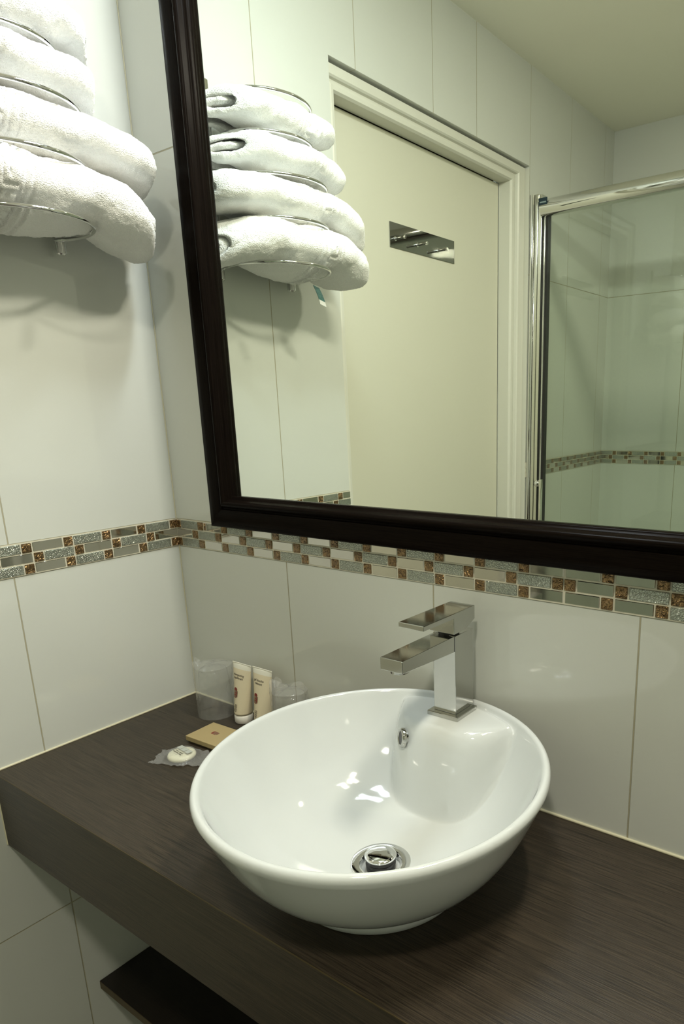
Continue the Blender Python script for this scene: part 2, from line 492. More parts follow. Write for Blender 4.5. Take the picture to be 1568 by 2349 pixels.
# ------------------------------------------------------------------ mirror
mirror = empty('wall_mirror', (0.137, 0, 0.3545), label='large wall mirror in a moulded dark espresso frame above the basin', cat='mirror')
MX0, MX1, MZ0, MZ1 = 0.1374, 1.40, 0.3545, 1.285
MB().box((MX0 + 0.03, -0.012, MZ0 + 0.03), (MX1 - 0.03, -0.002, MZ1 - 0.03)).build('glass', M_MIRROR, mirror)
fp = [(0.0, -0.0015), (0.0, -0.022), (0.0012, -0.0262), (0.004, -0.028), (0.014, -0.0285), (0.026, -0.0275), (0.0315, -0.0262),
      (0.0325, -0.0235), (0.0345, -0.0235), (0.0355, -0.027), (0.038, -0.0310), (0.041, -0.0335), (0.0435, -0.0340), (0.0460, -0.0325),
      (0.0478, -0.0285), (0.0490, -0.0235), (0.0505, -0.0210), (0.0530, -0.0195), (0.0543, -0.0180), (0.0545, -0.0120)]
def frame_bar(kind):
    V, F = [], []
    for d, y in fp:
        c = [(MX0 + d, MZ0 + d), (MX1 - d, MZ0 + d), (MX1 - d, MZ1 - d), (MX0 + d, MZ1 - d)]
        i = {'bottom': (0, 1), 'right': (1, 2), 'top': (2, 3), 'left': (3, 0)}[kind]
        for k in i: V.append((c[k][0], y, c[k][1]))
    for i in range(len(fp) - 1): F.append((2 * i, 2 * i + 1, 2 * i + 3, 2 * i + 2))
    o = link_mesh('frame_rail' if kind in ('top', 'bottom') else 'frame_stile', V, F, M_FRAME_H if kind in ('top', 'bottom') else M_FRAME_V, mirror)
    o.data.set_sharp_from_angle(angle=math.radians(50))
for k in ('bottom', 'right', 'top', 'left'): frame_bar(k)

# lamp above the mirror (just over the picture's top edge)
def emit_mat(name, col, s):
    m, nt, b = new_mat(name)
    setp(b, base=(0.8, 0.8, 0.8), em=col, ems=s)
    return m
M_LAMPWHITE = simple('lamp_white', (0.8, 0.8, 0.76), 0.4)
for (lx, lc, lp), lab in zip(LAMPS, ('white box lamp above the mirror, the one nearer the towel rack', 'white box lamp above the mirror, straight over the right of the basin')):
    lamp = empty('mirror_lamp', (lx, -0.01, 1.42), label=lab, cat='lamp', group='box lamps above the mirror')
    MB().box((lx - 0.03, -0.07, 1.405), (lx + 0.03, -0.0015, 1.425), bev=0.002).build('bracket', M_CHROME, lamp)
    MB().box((lx - 0.145, -0.135, 1.392), (lx + 0.145, -0.065, 1.440), bev=0.004).build('shade', M_LAMPWHITE, lamp)
    MB().box((lx - 0.138, -0.128, 1.378), (lx + 0.138, -0.072, 1.3915), bev=0.002).build('diffuser', emit_mat('lamp_diffuser', lc, 12), lamp)
cl = empty('room_fill_fitting', (1.15, -1.05, CEIL_Z), label='added round fill light with a chrome ring on the ceiling, mid-room', cat='ceiling light')  # invented fitting that carries the added fill light
MB().lathe([(0.075, -0.001), (0.075, -0.006), (0.055, -0.008), (0.052, -0.001)], (1.15, -1.05, CEIL_Z), cap0=False, cap1=False).build('fill_ring', M_CHROME, cl, auto=50)
MB().lathe([(0.051, -0.0015), (0.051, -0.004)], (1.15, -1.05, CEIL_Z)).build('fill_disc', emit_mat('fill_disc_glow', (1, 0.93, 0.72), 12), cl)  # glowing face of the added fill light

# ------------------------------------------------------------------ vessel basin
BX, BY = 0.667, -0.232
def rim_scale(t): return 0.2110 - 0.0035 * math.cos(t) + 0.0058 * math.sin(t) - 0.0042 * math.cos(2 * t) - 0.0042 * math.sin(2 * t)
HR = 0.150
def smax(a, b, k):
    h = max(k - abs(a - b), 0.0) / k
    return max(a, b) + h * h * k * 0.25
def deck(x, y):
    yw = -0.118 + 800.0 * (x - 0.664) ** 4
    k, s = 0.007, 7.5
    u = (yw - y)
    sp = k * math.log1p(math.exp(max(-50, min(50, u / k))))
    return 0.1445 - s * sp
DRX, DRY = 0.670, -0.230
def basin_mesh():
    n = 288
    V, F = [], []
    rings = []
    def ring(fn):
        base = len(V)
        for k in range(n):
            t = 2 * math.pi * k / n
            V.append(fn(t))
        rings.append(base)
    rf = 0.1055
    for r, z in ((0.085, 0.0008), (rf - 0.001, 0.0), (rf + 0.0012, 0.001), (rf + 0.0012, 0.0075), (rf - 0.0002, 0.0090)):
        ring(lambda t, r=r, z=z: (BX + r * math.cos(t), BY + r * math.sin(t), z))
    N = 40
    for i in range(N + 1):
        a = i / N * math.pi / 2
        def fn(t, a=a):
            R = rim_scale(t)
            q = a / (math.pi / 2)
            r = rf + (R - 0.0035 - rf) * q + 0.0035 * q ** 12
            z = 0.0095 + (HR - 0.008 - 0.0095) * (0.42 * q ** 4 + 0.58 * q)
            return (BX + r * math.cos(t), BY + r * math.sin(t), z)
        ring(fn)
    # rolled rim
    for i in range(1, 11):
        a = math.radians(152) * i / 10
        def fn(t, a=a):
            R = rim_scale(t)
            r = R - 0.0056 + 0.0056 * math.cos(a)
            z = HR - 0.008 + 0.008 * math.sin(a) ** 0.9
            return (BX + r * math.cos(t), BY + r * math.sin(t), z)
        ring(fn)
    # inside surface, a height field on polar rings
    M = 150
    for i in range(1, M + 1):
        q = i / M
        def fn(t, q=q):
            Ri = rim_scale(t) - 0.0108
            s = 1 - q
            x0, y0 = BX + (DRX - BX) * q, BY + (DRY - BY) * q
            r = 0.033 + (Ri - 0.033) * s
            x, y = x0 + r * math.cos(t), y0 + r * math.sin(t)
            g = min(1.0, max(0.0, s))
            z = 0.0125 + (HR - 0.0044 - 0.0125) * (0.48 * g ** 1.7 + 0.52 * g ** 4.6)
            z2 = deck(x, y)
            edge = min(1.0, q / 0.05)
            zz = smax(z, z2, 0.028)
            z = z + (zz - z) * (edge * edge * (3 - 2 * edge))
            return (x, y, z)
        ring(fn)
    for r, z in ((0.031, 0.0115), (0.030, 0.006)):
        ring(lambda t, r=r, z=z: (DRX + r * math.cos(t), DRY + r * math.sin(t), z))
    for a, b in zip(rings[:-1], rings[1:]):
        for k in range(n): F.append((a + k, a + (k + 1) % n, b + (k + 1) % n, b + k))
    F.append(tuple(range(n - 1, -1, -1)))
    F.append(tuple(rings[-1] + k for k in range(n)))
    return V, F
basin = empty('vessel_basin', (BX, BY, 0.0), label='round white ceramic countertop basin standing on the dark counter', cat='basin')
V, F = basin_mesh()
link_mesh('bowl', V, F, M_CERAMIC, basin)
# overflow ring set in the wall of the tap ledge
def torus(c, axis, R, r, n=40, m=12):
    q = Vector((0, 0, 1)).rotation_difference(Vector(axis))
    pts = [Vector(c) + q @ Vector((R * math.cos(2 * math.pi * i / n), R * math.sin(2 * math.pi * i / n), 0)) for i in range(n)]
    return MB().tube(pts, r, m, closed=True)
ovn = Vector((-0.75, -1.0, 0.20)).normalized()
ovc = Vector((0.6172, -0.1158, 0.1173))
ov = MB().lathe([(0.0088, -0.010), (0.0088, 0.0008), (0.0102, 0.0018), (0.0120, 0.0016), (0.0134, -0.0006), (0.0134, -0.004)], ovc, 40, axis=ovn, cap0=False, cap1=False).build('overflow_ring', M_CHROME2, basin, auto=60)
ov['label'] = 'chrome overflow ring'
MB().lathe([(0.0089, 0.0002), (0.0089, 0.0006)], ovc, 24, axis=ovn).build('overflow_dark_disc', M_BLACK, basin)  # black disc stands in for the dark inside; the bowl is not cut
dr = MB().lathe([(0.0365, 0.0110), (0.0365, 0.0150), (0.035, 0.0158), (0.026, 0.0143), (0.024, 0.011), (0.024, 0.006)], (DRX, DRY, 0), 64, cap0=False, cap1=False).build('drain_flange', M_CHROME, basin, auto=40)
dr['label'] = 'chrome drain flange'
cap = MB().lathe([(0.0175, 0.0215), (0.0192, 0.0225), (0.0197, 0.0238), (0.0188, 0.0251), (0.015, 0.0265), (0.008, 0.0275), (0.0, 0.0278)], (DRX, DRY, 0), 64).build('drain_plug', M_CHROME, basin, smooth=True, auto=70)
cap['label'] = 'raised chrome pop-up plug'
MB().lathe([(0.0180, 0.007), (0.0185, 0.014), (0.0170, 0.016), (0.0182, 0.018), (0.0172, 0.0217)], (DRX, DRY, 0), 48).build('plug_seal', M_BLACK, basin, auto=30)

# ------------------------------------------------------------------ faucet
faucet = empty('basin_faucet', (0.6615, -0.057, 0.145), label='square chrome single-lever tap on the rear ledge of the basin', cat='tap')
MB().box((0.6370, -0.0817, 0.1440), (0.6863, -0.0320, 0.1500), bev=0.0008).build('base_plate', M_CHROME2, faucet)
MB().box((0.6432, -0.0735, 0.1500), (0.6786, -0.0297, 0.2600), bev=0.0007).build('body', M_CHROME2, faucet)
MB().prism([(-0.0738, 0.2600), (-0.1850, 0.2600), (-0.1850, 0.2445), (-0.0738, 0.2385)], 0, 0.6440, 0.6776, bev=0.0007).build('spout', M_CHROME2, faucet)
MB().lathe([(0.0115, 0.2400), (0.0115, 0.2448)], (0.6622, -0.1705, 0), 32).build('aerator', M_CHROME2, faucet, auto=40)
lev = [(-0.0265, 0.2915), (-0.1435, 0.2925), (-0.1435, 0.2862), (-0.0772, 0.2850), (-0.0772, 0.2635), (-0.0500, 0.2635), (-0.0265, 0.2730)]
MB().prism(lev, 0, 0.6410, 0.6795, bev=0.0006).build('lever', M_CHROME2, faucet)
MB().lathe([(0.014, 0.2595), (0.014, 0.2640)], (0.661, -0.062, 0), 32).build('pivot', M_BLACK, faucet, auto=40)

# ------------------------------------------------------------------ towel rack
rack = empty('towel_rack', (0.0, -0.25, 0.76), label='chrome wall rack of stacked hoops holding the rolled towels', cat='towel rack')
RC, RR = (0.075, -0.255), 0.101
UY = (-0.163, -0.345)
for y in UY:
    MB().lathe([(0.0065, 0.786), (0.0088, 0.788), (0.0088, 1.112), (0.0065, 1.114)], (0.020, y, 0), 24).build('upright', M_CHROME, rack, auto=40)
    for z in (0.83, 1.055):
        MB().lathe([(0.006, 0.0), (0.006, 0.014)], (0.0, y, z), 16, axis=(1, 0, 0)).build('wall_bracket', M_CHROME, rack, auto=40)
HOOPS = [(0.806, 0.078, 0.101), (0.879, 0.080, 0.099), (0.9475, 0.078, 0.101), (1.020, 0.060, 0.092), (1.084, 0.052, 0.098)]
for z, hx, hr in HOOPS:
    a0 = math.acos((0.024 - hx) / hr)
    pts = [(0.020, UY[1], z)]
    for i in range(73):
        t = -a0 + 2 * a0 * i / 72
        pts.append((hx + hr * math.cos(t), RC[1] + hr * math.sin(t), z))
    pts.append((0.020, UY[0], z))
    MB().tube(pts, 0.0030, 12).build('hoop', M_CHROME, rack, auto=60)

# ------------------------------------------------------------------ towels
def spiral_path(Wd, Hd, t, turns, phase=0.0, step=0.0022, flip=1):
    """flattened spiral, outside first; returns points (u, w)"""
    a = Hd / 2 - t / 2
    L0 = (Wd - Hd) / 2
    pitch = t * 1.0
    pts = []
    phi = phase
    end = phase + turns * 2 * math.pi
    while phi < end:
        rr = a - pitch * (phi - phase) / (2 * math.pi)
        if rr < t * 0.35: break
        n = 2.3
        c, s = math.cos(phi), math.sin(phi)
        x = (rr + L0 * min(1.0, 0.35 + rr / a * 0.65)) * math.copysign(abs(c) ** (2 / n), c)
        y = rr * math.copysign(abs(s) ** (2 / n), s)
        pts.append((x, flip * y))
        phi += 0.02
    # even resample
    P = np.array(pts)
    d = np.r_[0, np.cumsum(np.hypot(*np.diff(P, axis=0).T))]
    m = max(8, int(d[-1] / step))
    q = np.linspace(0, d[-1], m)
    return np.c_[np.interp(q, d, P[:, 0]), np.interp(q, d, P[:, 1])]

def towel_shape(P, t, y0, y1, cx, cz, r0, r1, s0, s1, droop, lift, seed, key=None, slope=0.0, bend=0.0, slant=0.062):
    """sheet of thickness t following P, swept along y from y0 (mirror end) to y1; returns verts, faces"""
    rng = random.Random(seed)
    T = np.gradient(P, axis=0); T /= np.linalg.norm(T, axis=1)[:, None]
    Nn = np.c_[T[:, 1], -T[:, 0]]
    cen = P.mean(0)
    if ((P[:40] - cen) * Nn[:40]).sum() < 0: Nn = -Nn
    m = len(P)
    endr = np.minimum(1, np.minimum(np.arange(m), np.arange(m)[::-1]) / 3.0 * 0.5 + 0.25)
    Ln = abs(y1 - y0)
    nst = int(Ln / 0.0024)
    # finer stations at the ends
    vs = np.linspace(0, 1, nst)
    Wd_ = np.ptp(P[:, 0])
    V = []
    ph = [rng.uniform(0, 6.28) for _ in range(8)]
    arc = np.r_[0, np.cumsum(np.hypot(*np.diff(P, axis=0).T))]
    for q in vs:
        d0, d1 = q * Ln, (1 - q) * Ln
        s = 1.0
        if d0 < r0: s *= s0 + (1 - s0) * math.sqrt(max(0, 1 - (1 - d0 / r0) ** 2))
        if d1 < r1: s *= s1 + (1 - s1) * math.sqrt(max(0, 1 - (1 - d1 / r1) ** 2))
        th = t * min(1.0, 0.30 + 0.70 * math.sqrt(min(1, min(d0, d1) / 0.008)))
        w_ = 1 + 0.05 * math.sin(ph[0] + q * 9) + 0.03 * math.sin(ph[1] + q * 17)
        h_ = 1 + 0.05 * math.sin(ph[2] + q * 8) + 0.03 * math.sin(ph[3] + q * 15)
        # key-pattern border: woven bands standing lower than the pile
        e = np.zeros(m)
        if key is not None:
            dk = d1 - key
            for b0, b1, dep in ((0.0, 0.006, -0.0026), (0.012, 0.018, -0.0026), (0.050, 0.056, -0.0026), (0.064, 0.068, -0.0022)):
                if b0 < dk < b1: e += dep
            if 0.021 < dk < 0.047:
                u = (arc % 0.026) / 0.026
                v_ = (dk - 0.021) / 0.026
                on = ((v_ < .16) & (u < .8)) | ((u < .16)) | ((v_ > .84) & (u > 0.0)) | ((u > .62) & (u < .78) & (v_ > .34)) | ((v_ > .34) & (v_ < .5) & (u > .36) & (u < .78))
                e += np.where(on, -0.0022, 0.0)
        half = (th / 2) * endr
        O = P + Nn * (half + e)[:, None]
        I = P - Nn * half[:, None]
        y = y0 + (y1 - y0) * q
        yc = q - 0.5
        zc = cz - droop * (2 * abs(yc)) ** 2.4 + slope * yc
        xc = cx + bend * (1 - (2 * yc) ** 2) 
        for A in (O, I):
            B = (A - cen) * s * np.array([w_, h_]) + cen
            yy = y - slant * np.clip(0.5 + B[:, 0] / Wd_, 0, 1) * (1 - q) ** 2.5
            V.append(np.c_[xc + B[:, 0], yy, zc + B[:, 1]])
    V = np.concatenate(V)
    st = 2 * m
    F = []
    idx = np.arange(m - 1)
    for j in range(nst - 1):
        a = j * st; b = a + st
        F.append(np.c_[a + idx, a + idx + 1, b + idx + 1, b + idx])
        F.append(np.c_[a + m + idx + 1, a + m + idx, b + m + idx, b + m + idx + 1])
        F.append(np.array([[a, b, b + m, a + m], [a + m - 1, a + 2 * m - 1, b + 2 * m - 1, b + m - 1]]))
    for a, sg in ((0, 1), ((nst - 1) * st, -1)):
        q = np.c_[a + idx, a + m + idx, a + m + idx + 1, a + idx + 1]
        F.append(q if sg > 0 else q[:, ::-1])
    return V, np.concatenate(F)

CL = []
for nm, sc_, ty in (('lump', 0.055, 'CLOUDS'), ('mid', 0.018, 'CLOUDS'), ('pile', 0.0035, 'CLOUDS')):
    tx = bpy.data.textures.new('terry_' + nm, 'CLOUDS'); tx.noise_scale = sc_; tx.noise_depth = 1
    CL.append(tx)

def make_towel(label, Wd, Hd, t, turns, phase, flip, y0, y1, cx, cz, r0, r1, s0, s1, droop, seed, key, slope=0.0, bend=0.0, sag=None):
    P = spiral_path(Wd, Hd, t, turns, phase, flip=flip)
    V, F = towel_shape(P, t, y0, y1, cx, cz, r0, r1, s0, s1, droop, 0, seed, key, slope, bend)
    if sag is not None:
        # the cloth bulges through and hangs past the hoop it lies on
        V = sag(V)
    base = Vector((cx, (y0 + y1) / 2, cz - Hd / 2))
    me = bpy.data.meshes.new('rolled_towel')
    V = V - np.array(base)
    me.vertices.add(len(V)); me.vertices.foreach_set('co', V.ravel())
    me.loops.add(F.size); me.loops.foreach_set('vertex_index', F.ravel().astype(np.int32))
    me.polygons.add(len(F)); me.polygons.foreach_set('loop_start', np.arange(0, F.size, 4, dtype=np.int32))
    me.polygons.foreach_set('loop_total', np.full(len(F), 4, dtype=np.int32))
    me.polygons.foreach_set('use_smooth', np.full(len(F), True))
    me.update(calc_edges=True); me.validate()
    me.materials.append(M_TOWEL)
    o = bpy.data.objects.new('rolled_towel', me)
    o.location = base
    COL.objects.link(o)
    for tx, st_ in zip(CL, (0.010, 0.0022, 0.0020)):
        md = o.modifiers.new('displace', 'DISPLACE'); md.texture = tx; md.strength = st_; md.mid_level = 0.5
        md.texture_coords = 'GLOBAL'
    return tag(o, label, 'towel', 'rolled white towels in the hoop rack')

def hoop_sag(zr, amount, droop_near, droop_far):
    """the cloth bulges down inside the hoop and hangs past it at both ends"""
    def fn(V):
        x, y, z = V.T
        low = np.clip((zr + 0.030 - z) / 0.035, 0, 1)
        rr = np.hypot(x - RC[0], y - RC[1]) / RR
        inside = np.clip(1 - rr ** 2, 0, 1)
        pinch = np.exp(-((rr - 1) / 0.16) ** 2)
        z = z - amount * inside * low + 0.004 * pinch * low
        z = z - droop_near * np.clip((y - (RC[1] + RR * 0.8)) / 0.09, 0, 1.2) ** 1.4
        z = z - droop_far * np.clip(((RC[1] - RR * 0.8) - y) / 0.09, 0, 1.2) ** 1.4
        return np.c_[x, y, z]
    return fn

make_towel('lowest and widest towel of the rack, sagging through its hoop', 0.176, 0.086, 0.0142, 3.2, math.pi * 1.25, 1,
           -0.030, -0.437, 0.104, 0.848, 0.072, 0.05, 0.60, 0.35, 0.003, 3, 0.105, sag=hoop_sag(0.806, 0.020, 0.022, 0.026))
make_towel('long rolled towel second from the bottom of the rack', 0.174, 0.076, 0.0142, 3.2, math.pi * 1.1, 1,
           -0.020, -0.440, 0.104, 0.920, 0.072, 0.05, 0.58, 0.38, 0.002, 7, 0.105, sag=hoop_sag(0.879, 0.012, 0.010, 0.034))
make_towel('short folded towel second from the top of the rack', 0.165, 0.068, 0.0148, 2.6, math.pi * 0.80, -1,
           -0.100, -0.392, 0.104, 0.988, 0.050, 0.04, 0.66, 0.40, 0.003, 11, 0.050, sag=hoop_sag(0.9475, 0.010, 0.010, 0.026))
t1 = make_towel('top towel of the rack, loosely folded with a flap', 0.155, 0.070, 0.0148, 2.4, math.pi * 0.70, -1,
           -0.096, -0.376, 0.098, 1.055, 0.050, 0.04, 0.66, 0.40, 0.003, 19, 0.046, sag=hoop_sag(1.020, 0.008, 0.010, 0.026))
low_towel = [o for o in COL.objects if o.name == 'rolled_towel'][0]
# care label hanging from the lowest towel
def tag_label():
    V, F = [], []
    n = 8
    for i in range(n + 1):
        q = i / n
        for s in (-1, 1):
            for e in (-0.0004, 0.0004):
                V.append((0.126 + 0.004 * math.sin(q * 2.2) + e, -0.308 + s * 0.0085 - 0.014 * q, 0.781 - 0.034 * q + s * 0.002))
    for i in range(n):
        a = 4 * i; b = a + 4
        F += [(a, a + 2, b + 2, b), (a + 1, b + 1, b + 3, a + 3), (a, b, b + 1, a + 1), (a + 2, a + 3, b + 3, b + 2)]
    F += [(0, 1, 3, 2), (4 * n, 4 * n + 2, 4 * n + 3, 4 * n + 1)]
    mi = [0] * len(F)
    for i in range(n):
        if i >= n - 2:
            for k in range(4): mi[4 * i + k] = 1
    m, nt, b = new_mat('teal_label')
    tc = nt.nodes.new('ShaderNodeTexCoord'); v = nt.nodes.new('ShaderNodeTexVoronoi'); v.inputs['Scale'].default_value = 420
    nt.links.new(tc.outputs['Object'], v.inputs['Vector'])
    cr = nt.nodes.new('ShaderNodeValToRGB')
    cr.color_ramp.elements[0].color = (0.012, 0.06, 0.06, 1); cr.color_ramp.elements[1].color = (0.07, 0.18, 0.165, 1)
    nt.links.new(v.outputs['Distance'], cr.inputs[0]); nt.links.new(cr.outputs[0], b.inputs['Base Color'])
    o = link_mesh('care_label', V, F, [m, simple('label_edge', (0.75, 0.75, 0.72), 0.6)], low_towel, smooth=False, mids=mi)
    o['label'] = 'small teal woven care label'
tag_label()

# ------------------------------------------------------------------ text helper
def text_mesh(name, body, size, place, mat, parent, align='CENTER', depth=0.00008, spacing=1.0):
    cu = bpy.data.curves.new(name, 'FONT')
    cu.body = body; cu.size = size; cu.align_x = align; cu.align_y = 'CENTER'; cu.extrude = depth
    cu.space_line = 0.95; cu.space_character = spacing; cu.resolution_u = 4
    o = bpy.data.objects.new(name, cu)
    COL.objects.link(o)
    dg = bpy.context.evaluated_depsgraph_get()
    me = bpy.data.meshes.new_from_object(o.evaluated_get(dg))
    bpy.data.objects.remove(o)
    V = [place(v.co.x, v.co.y, v.co.z) for v in me.vertices]
    F = [tuple(p.vertices) for p in me.polygons]
    bpy.data.meshes.remove(me)
    return link_mesh(name, V, F, mat, parent, smooth=False)

# ------------------------------------------------------------------ toiletries
def tube_bottle(x, y, lines, label):
    root = empty('cosmetic_tube', (x, y, 0), label=label, cat='cosmetic tube', group='cream cosmetic tubes behind the basin')
    MB().lathe([(0.0160, 0.0004), (0.0168, 0.0014), (0.0168, 0.0135), (0.0158, 0.0150), (0.0150, 0.0153), (0.0150, 0.0175)], (x, y, 0), 48).build('cap', M_PLASTIC_W, root, auto=40)
    # body: round at the cap, flat at the crimp, leaning a little back to the wall
    V, F = [], []
    n, N = 64, 40
    z0, z1 = 0.0172, 0.1085
    def section(q):
        wx = 0.0165 + 0.0082 * q
        wy = 0.0162 * (1 - q) ** 0.75 + 0.0006
        return wx, wy
    def surf(q, t):
        wx, wy = section(q)
        z = z0 + (z1 - z0) * q
        ex = 2 - 0.0 * q
        return (x + wx * math.cos(t), y + 0.006 * q + wy * math.sin(t), z)
    for i in range(N + 1):
        for k in range(n): V.append(surf(i / N, 2 * math.pi * k / n))
    for i in range(N):
        for k in range(n): F.append((i * n + k, i * n + (k + 1) % n, (i + 1) * n + (k + 1) % n, (i + 1) * n + k))
    F.append(tuple(range(n - 1, -1, -1))); F.append(tuple(N * n + k for k in range(n)))
    mid = [0 if (j // n) / N < 0.90 else 1 for j in range(N * n)] + [0, 1]
    body_m = simple('cream_tube', (0.67, 0.59, 0.42), 0.38)
    top_m = simple('cream_tube_crimp', (0.74, 0.72, 0.62), 0.3)
    link_mesh('tube_body', V, F, [body_m, top_m], root, mids=mid)
    MB().box((x - 0.0248, y + 0.0050, z1 - 0.001), (x + 0.0248, y + 0.0068, z1 + 0.0012), bev=0.0003).build('crimp', top_m, root)
    def on(u, zz, lift=0.0003):
        q = (zz - z0) / (z1 - z0)
        wx, wy = section(q)
        s = max(-0.98, min(0.98, u / wx))
        return (x + u, y + 0.006 * q - wy * math.sqrt(1 - s * s) - lift, zz)
    def wrap(uc, zc):
        return lambda a, b, c: on(uc + a, zc + b, 0.0002 + c)
    text_mesh('printed_text', lines, 0.0058, wrap(-0.0035, 0.0860), M_PRINT, root)
    # emblem: maroon chequered block
    def patch(u0, u1, za, zb, cutc, lift, mat_i, mbx):
        P = [(u0 + cutc, za), (u1 - cutc, za), (u1, za + cutc), (u1, zb - cutc), (u1 - cutc, zb), (u0 + cutc, zb), (u0, zb - cutc), (u0, za + cutc)]
        a = [on(u, z, lift) for u, z in P]; b = [on(u, z, lift - 0.0003) for u, z in P]
        mbx.add(a + b, [tuple(range(7, -1, -1)), tuple(range(8, 16))] + [(i, (i + 1) % 8, 8 + (i + 1) % 8, 8 + i) for i in range(8)], mat_i)
    e = MB()
    patch(-0.0122, -0.0030, 0.0475, 0.0655, 0.0020, 0.0004, 0, e)
    patch(-0.0108, -0.0008, 0.0490, 0.0605, 0.0008, 0.0006, 1, e)
    patch(-0.0100, -0.0016, 0.0520, 0.0535, 0.0002, 0.0008, 0, e)
    patch(-0.0100, -0.0016, 0.0560, 0.0570, 0.0002, 0.0008, 0, e)
    e.build('emblem', [M_RED, M_TAUPE], root)
    # small recycling-style marks at the foot
    g = MB()
    for cx_, cz_, R_ in ((-0.0030, 0.0330, 0.0030), (-0.0030, 0.0262, 0.0027)):
        pts = [on(cx_ + R_ * math.cos(a), cz_ + R_ * math.sin(a), 0.0003) for a in np.linspace(0.3, 2 * math.pi - 0.2, 22)]
        g.tube(pts, 0.0003, 6)
        g.tube([on(cx_ - R_ * 0.5, cz_, 0.0003), on(cx_ + R_ * 0.5, cz_, 0.0003)], 0.0004, 6)
    g.build('printed_marks', M_PRINT, root)
    return root
tube_bottle(0.1885, -0.0350, 'shampooing\néquilibrant', 'cream tube marked shampooing standing beside the tall wrapped glass')
tube_bottle(0.2400, -0.0330, 'gel douche\nrelaxant', 'cream tube marked gel douche between the shampoo tube and the second glass')

def wrapped_glass(x, y, h, label, seed, ear):
    root = empty('wrapped_tumbler', (x, y, 0), label=label, cat='glass', group='tumblers in clear bags on the counter')
    MB().lathe([(0.0325, 0.001), (0.0320, 0.0015), (0.0300, h * 0.35), (0.0262, h * 0.93), (0.0245, h), (0.0150, h - 0.002), (0.0, h - 0.003)], (x, y, 0), 56, cap0=False, cap1=False).build('tumbler', M_TUMBLER, root, smooth=True)
    # crinkled bag
    rng = random.Random(seed)
    V, F = [], []
    n, N = 90, 46
    hb = h + 0.010
    offs = Vector((rng.uniform(0, 9), rng.uniform(0, 9), rng.uniform(0, 9)))
    for i in range(N + 1):
        q = i / N
        for k in range(n):
            t = 2 * math.pi * k / n
            if q < 0.8:
                r = 0.0345 - 0.0030 * (q / 0.8) ** 1.5
                z = 0.0012 + (hb - 0.004) * q / 0.8
            else:
                s = (q - 0.8) / 0.2
                r = 0.0315 * math.sqrt(max(0.0, 1 - s ** 2.2)) + 0.0008
                z = hb - 0.004 + 0.006 * s
            p = Vector((math.cos(t) * 1.3, math.sin(t) * 1.3, z * 30)) + offs
            d = mnoise.noise(p) * 0.0045 + mnoise.noise(p * 3.1) * 0.0016
            fold = max(0.0, math.cos(t - ear)) ** 14 * min(1, max(0, (q - 0.45) / 0.3)) * (1 if q < 0.86 else max(0, 1 - (q - 0.86) / 0.1))
            r = r + d * (0.35 + q) * (1 if q < 0.95 else 0.3) + 0.006 * fold
            V.append((x + r * math.cos(t), min(y + r * math.sin(t), -0.0035), z + 0.008 * fold + (d * 0.8 if q > 0.7 else 0)))
    for i in range(N):
        for k in range(n): F.append((i * n + k, i * n + (k + 1) % n, (i + 1) * n + (k + 1) % n, (i + 1) * n + k))
    link_mesh('bag', V, F, M_FILM, root)
    # torn flap of the bag's seal
    V, F = [], []
    for i in range(13):
        for j in range(7):
            a, b = i / 12, j / 6
            w0 = ear - 0.38 + 0.76 * a
            r = 0.026 + 0.006 * b + 0.0015 * math.sin(5 * a)
            V.append((x + r * math.cos(w0), min(y + r * math.sin(w0), -0.0035), hb - 0.003 + 0.012 * b + 0.003 * math.sin(9 * a + 5 * b)))
    for i in range(12):
        for j in range(6): F.append((i * 7 + j, (i + 1) * 7 + j, (i + 1) * 7 + j + 1, i * 7 + j + 1))
    link_mesh('bag_seal', V, F, M_FILM, root)
    return root
wrapped_glass(0.1200, -0.0420, 0.090, 'tumbler upturned in a clear crinkled bag, nearest the corner of the counter', 5, math.radians(215))
wrapped_glass(0.3230, -0.0420, 0.088, 'bagged upturned tumbler half hidden behind the basin rim', 8, math.radians(185))

# kraft box
box = empty('kraft_box', (0.210, -0.116, 0), label='flat kraft cardboard box with a dark red emblem beside the basin', cat='box')
rz = Matrix.Rotation(math.radians(2.5), 3, 'Z')
def rb(m_, a, b, bev): m_.box(a, b, 0, bev, 1, rot=rz, org=(0.21, -0.116, 0)); return m_
M_KRAFT = simple('kraft_board', (0.36, 0.28, 0.135), 0.8, bump=(300, 0.15, 0.0005))
rb(MB(), (0.1725, -0.1440, 0.0003), (0.2490, -0.0880, 0.0040), 0.0003).build('tray', simple('dark_board', (0.07, 0.05, 0.025), 0.8), box)
rb(MB(), (0.1700, -0.1465, 0.0040), (0.2515, -0.0855, 0.0125), 0.0005).build('lid', M_KRAFT, box)
def emblem_flat(name, cx, cy, z, ang, s, parent):
    m_ = MB()
    R_ = Matrix.Rotation(ang, 3, 'Z')
    def pl(pts, za, mi):
        a = [tuple(R_ @ Vector((u * s, v * s, 0)) + Vector((cx, cy, za))) for u, v in pts]
        b = [(p[0], p[1], z) for p in a]
        n = len(a)
        m_.add(a + b, [tuple(range(n)), tuple(range(2 * n - 1, n - 1, -1))] + [(i, n + i, n + (i + 1) % n, (i + 1) % n) for i in range(n)], mi)
    pl([(-.9, -.35), (-.7, -.55), (.5, -.55), (.5, .35), (.3, .55), (-.7, .55), (-.9, .35)], z + 0.00012, 0)
    pl([(-.5, -.42), (.75, -.42), (.9, -.25), (.9, .3), (.75, .45), (-.5, .45)], z + 0.0002, 1)
    for v in (-.2, .02, .24): pl([(-.4, v - .04), (.8, v - .04), (.8, v + .04), (-.4, v + .04)], z + 0.00028, 0)
    return m_.build(name, [M_RED, M_TAUPE], parent)
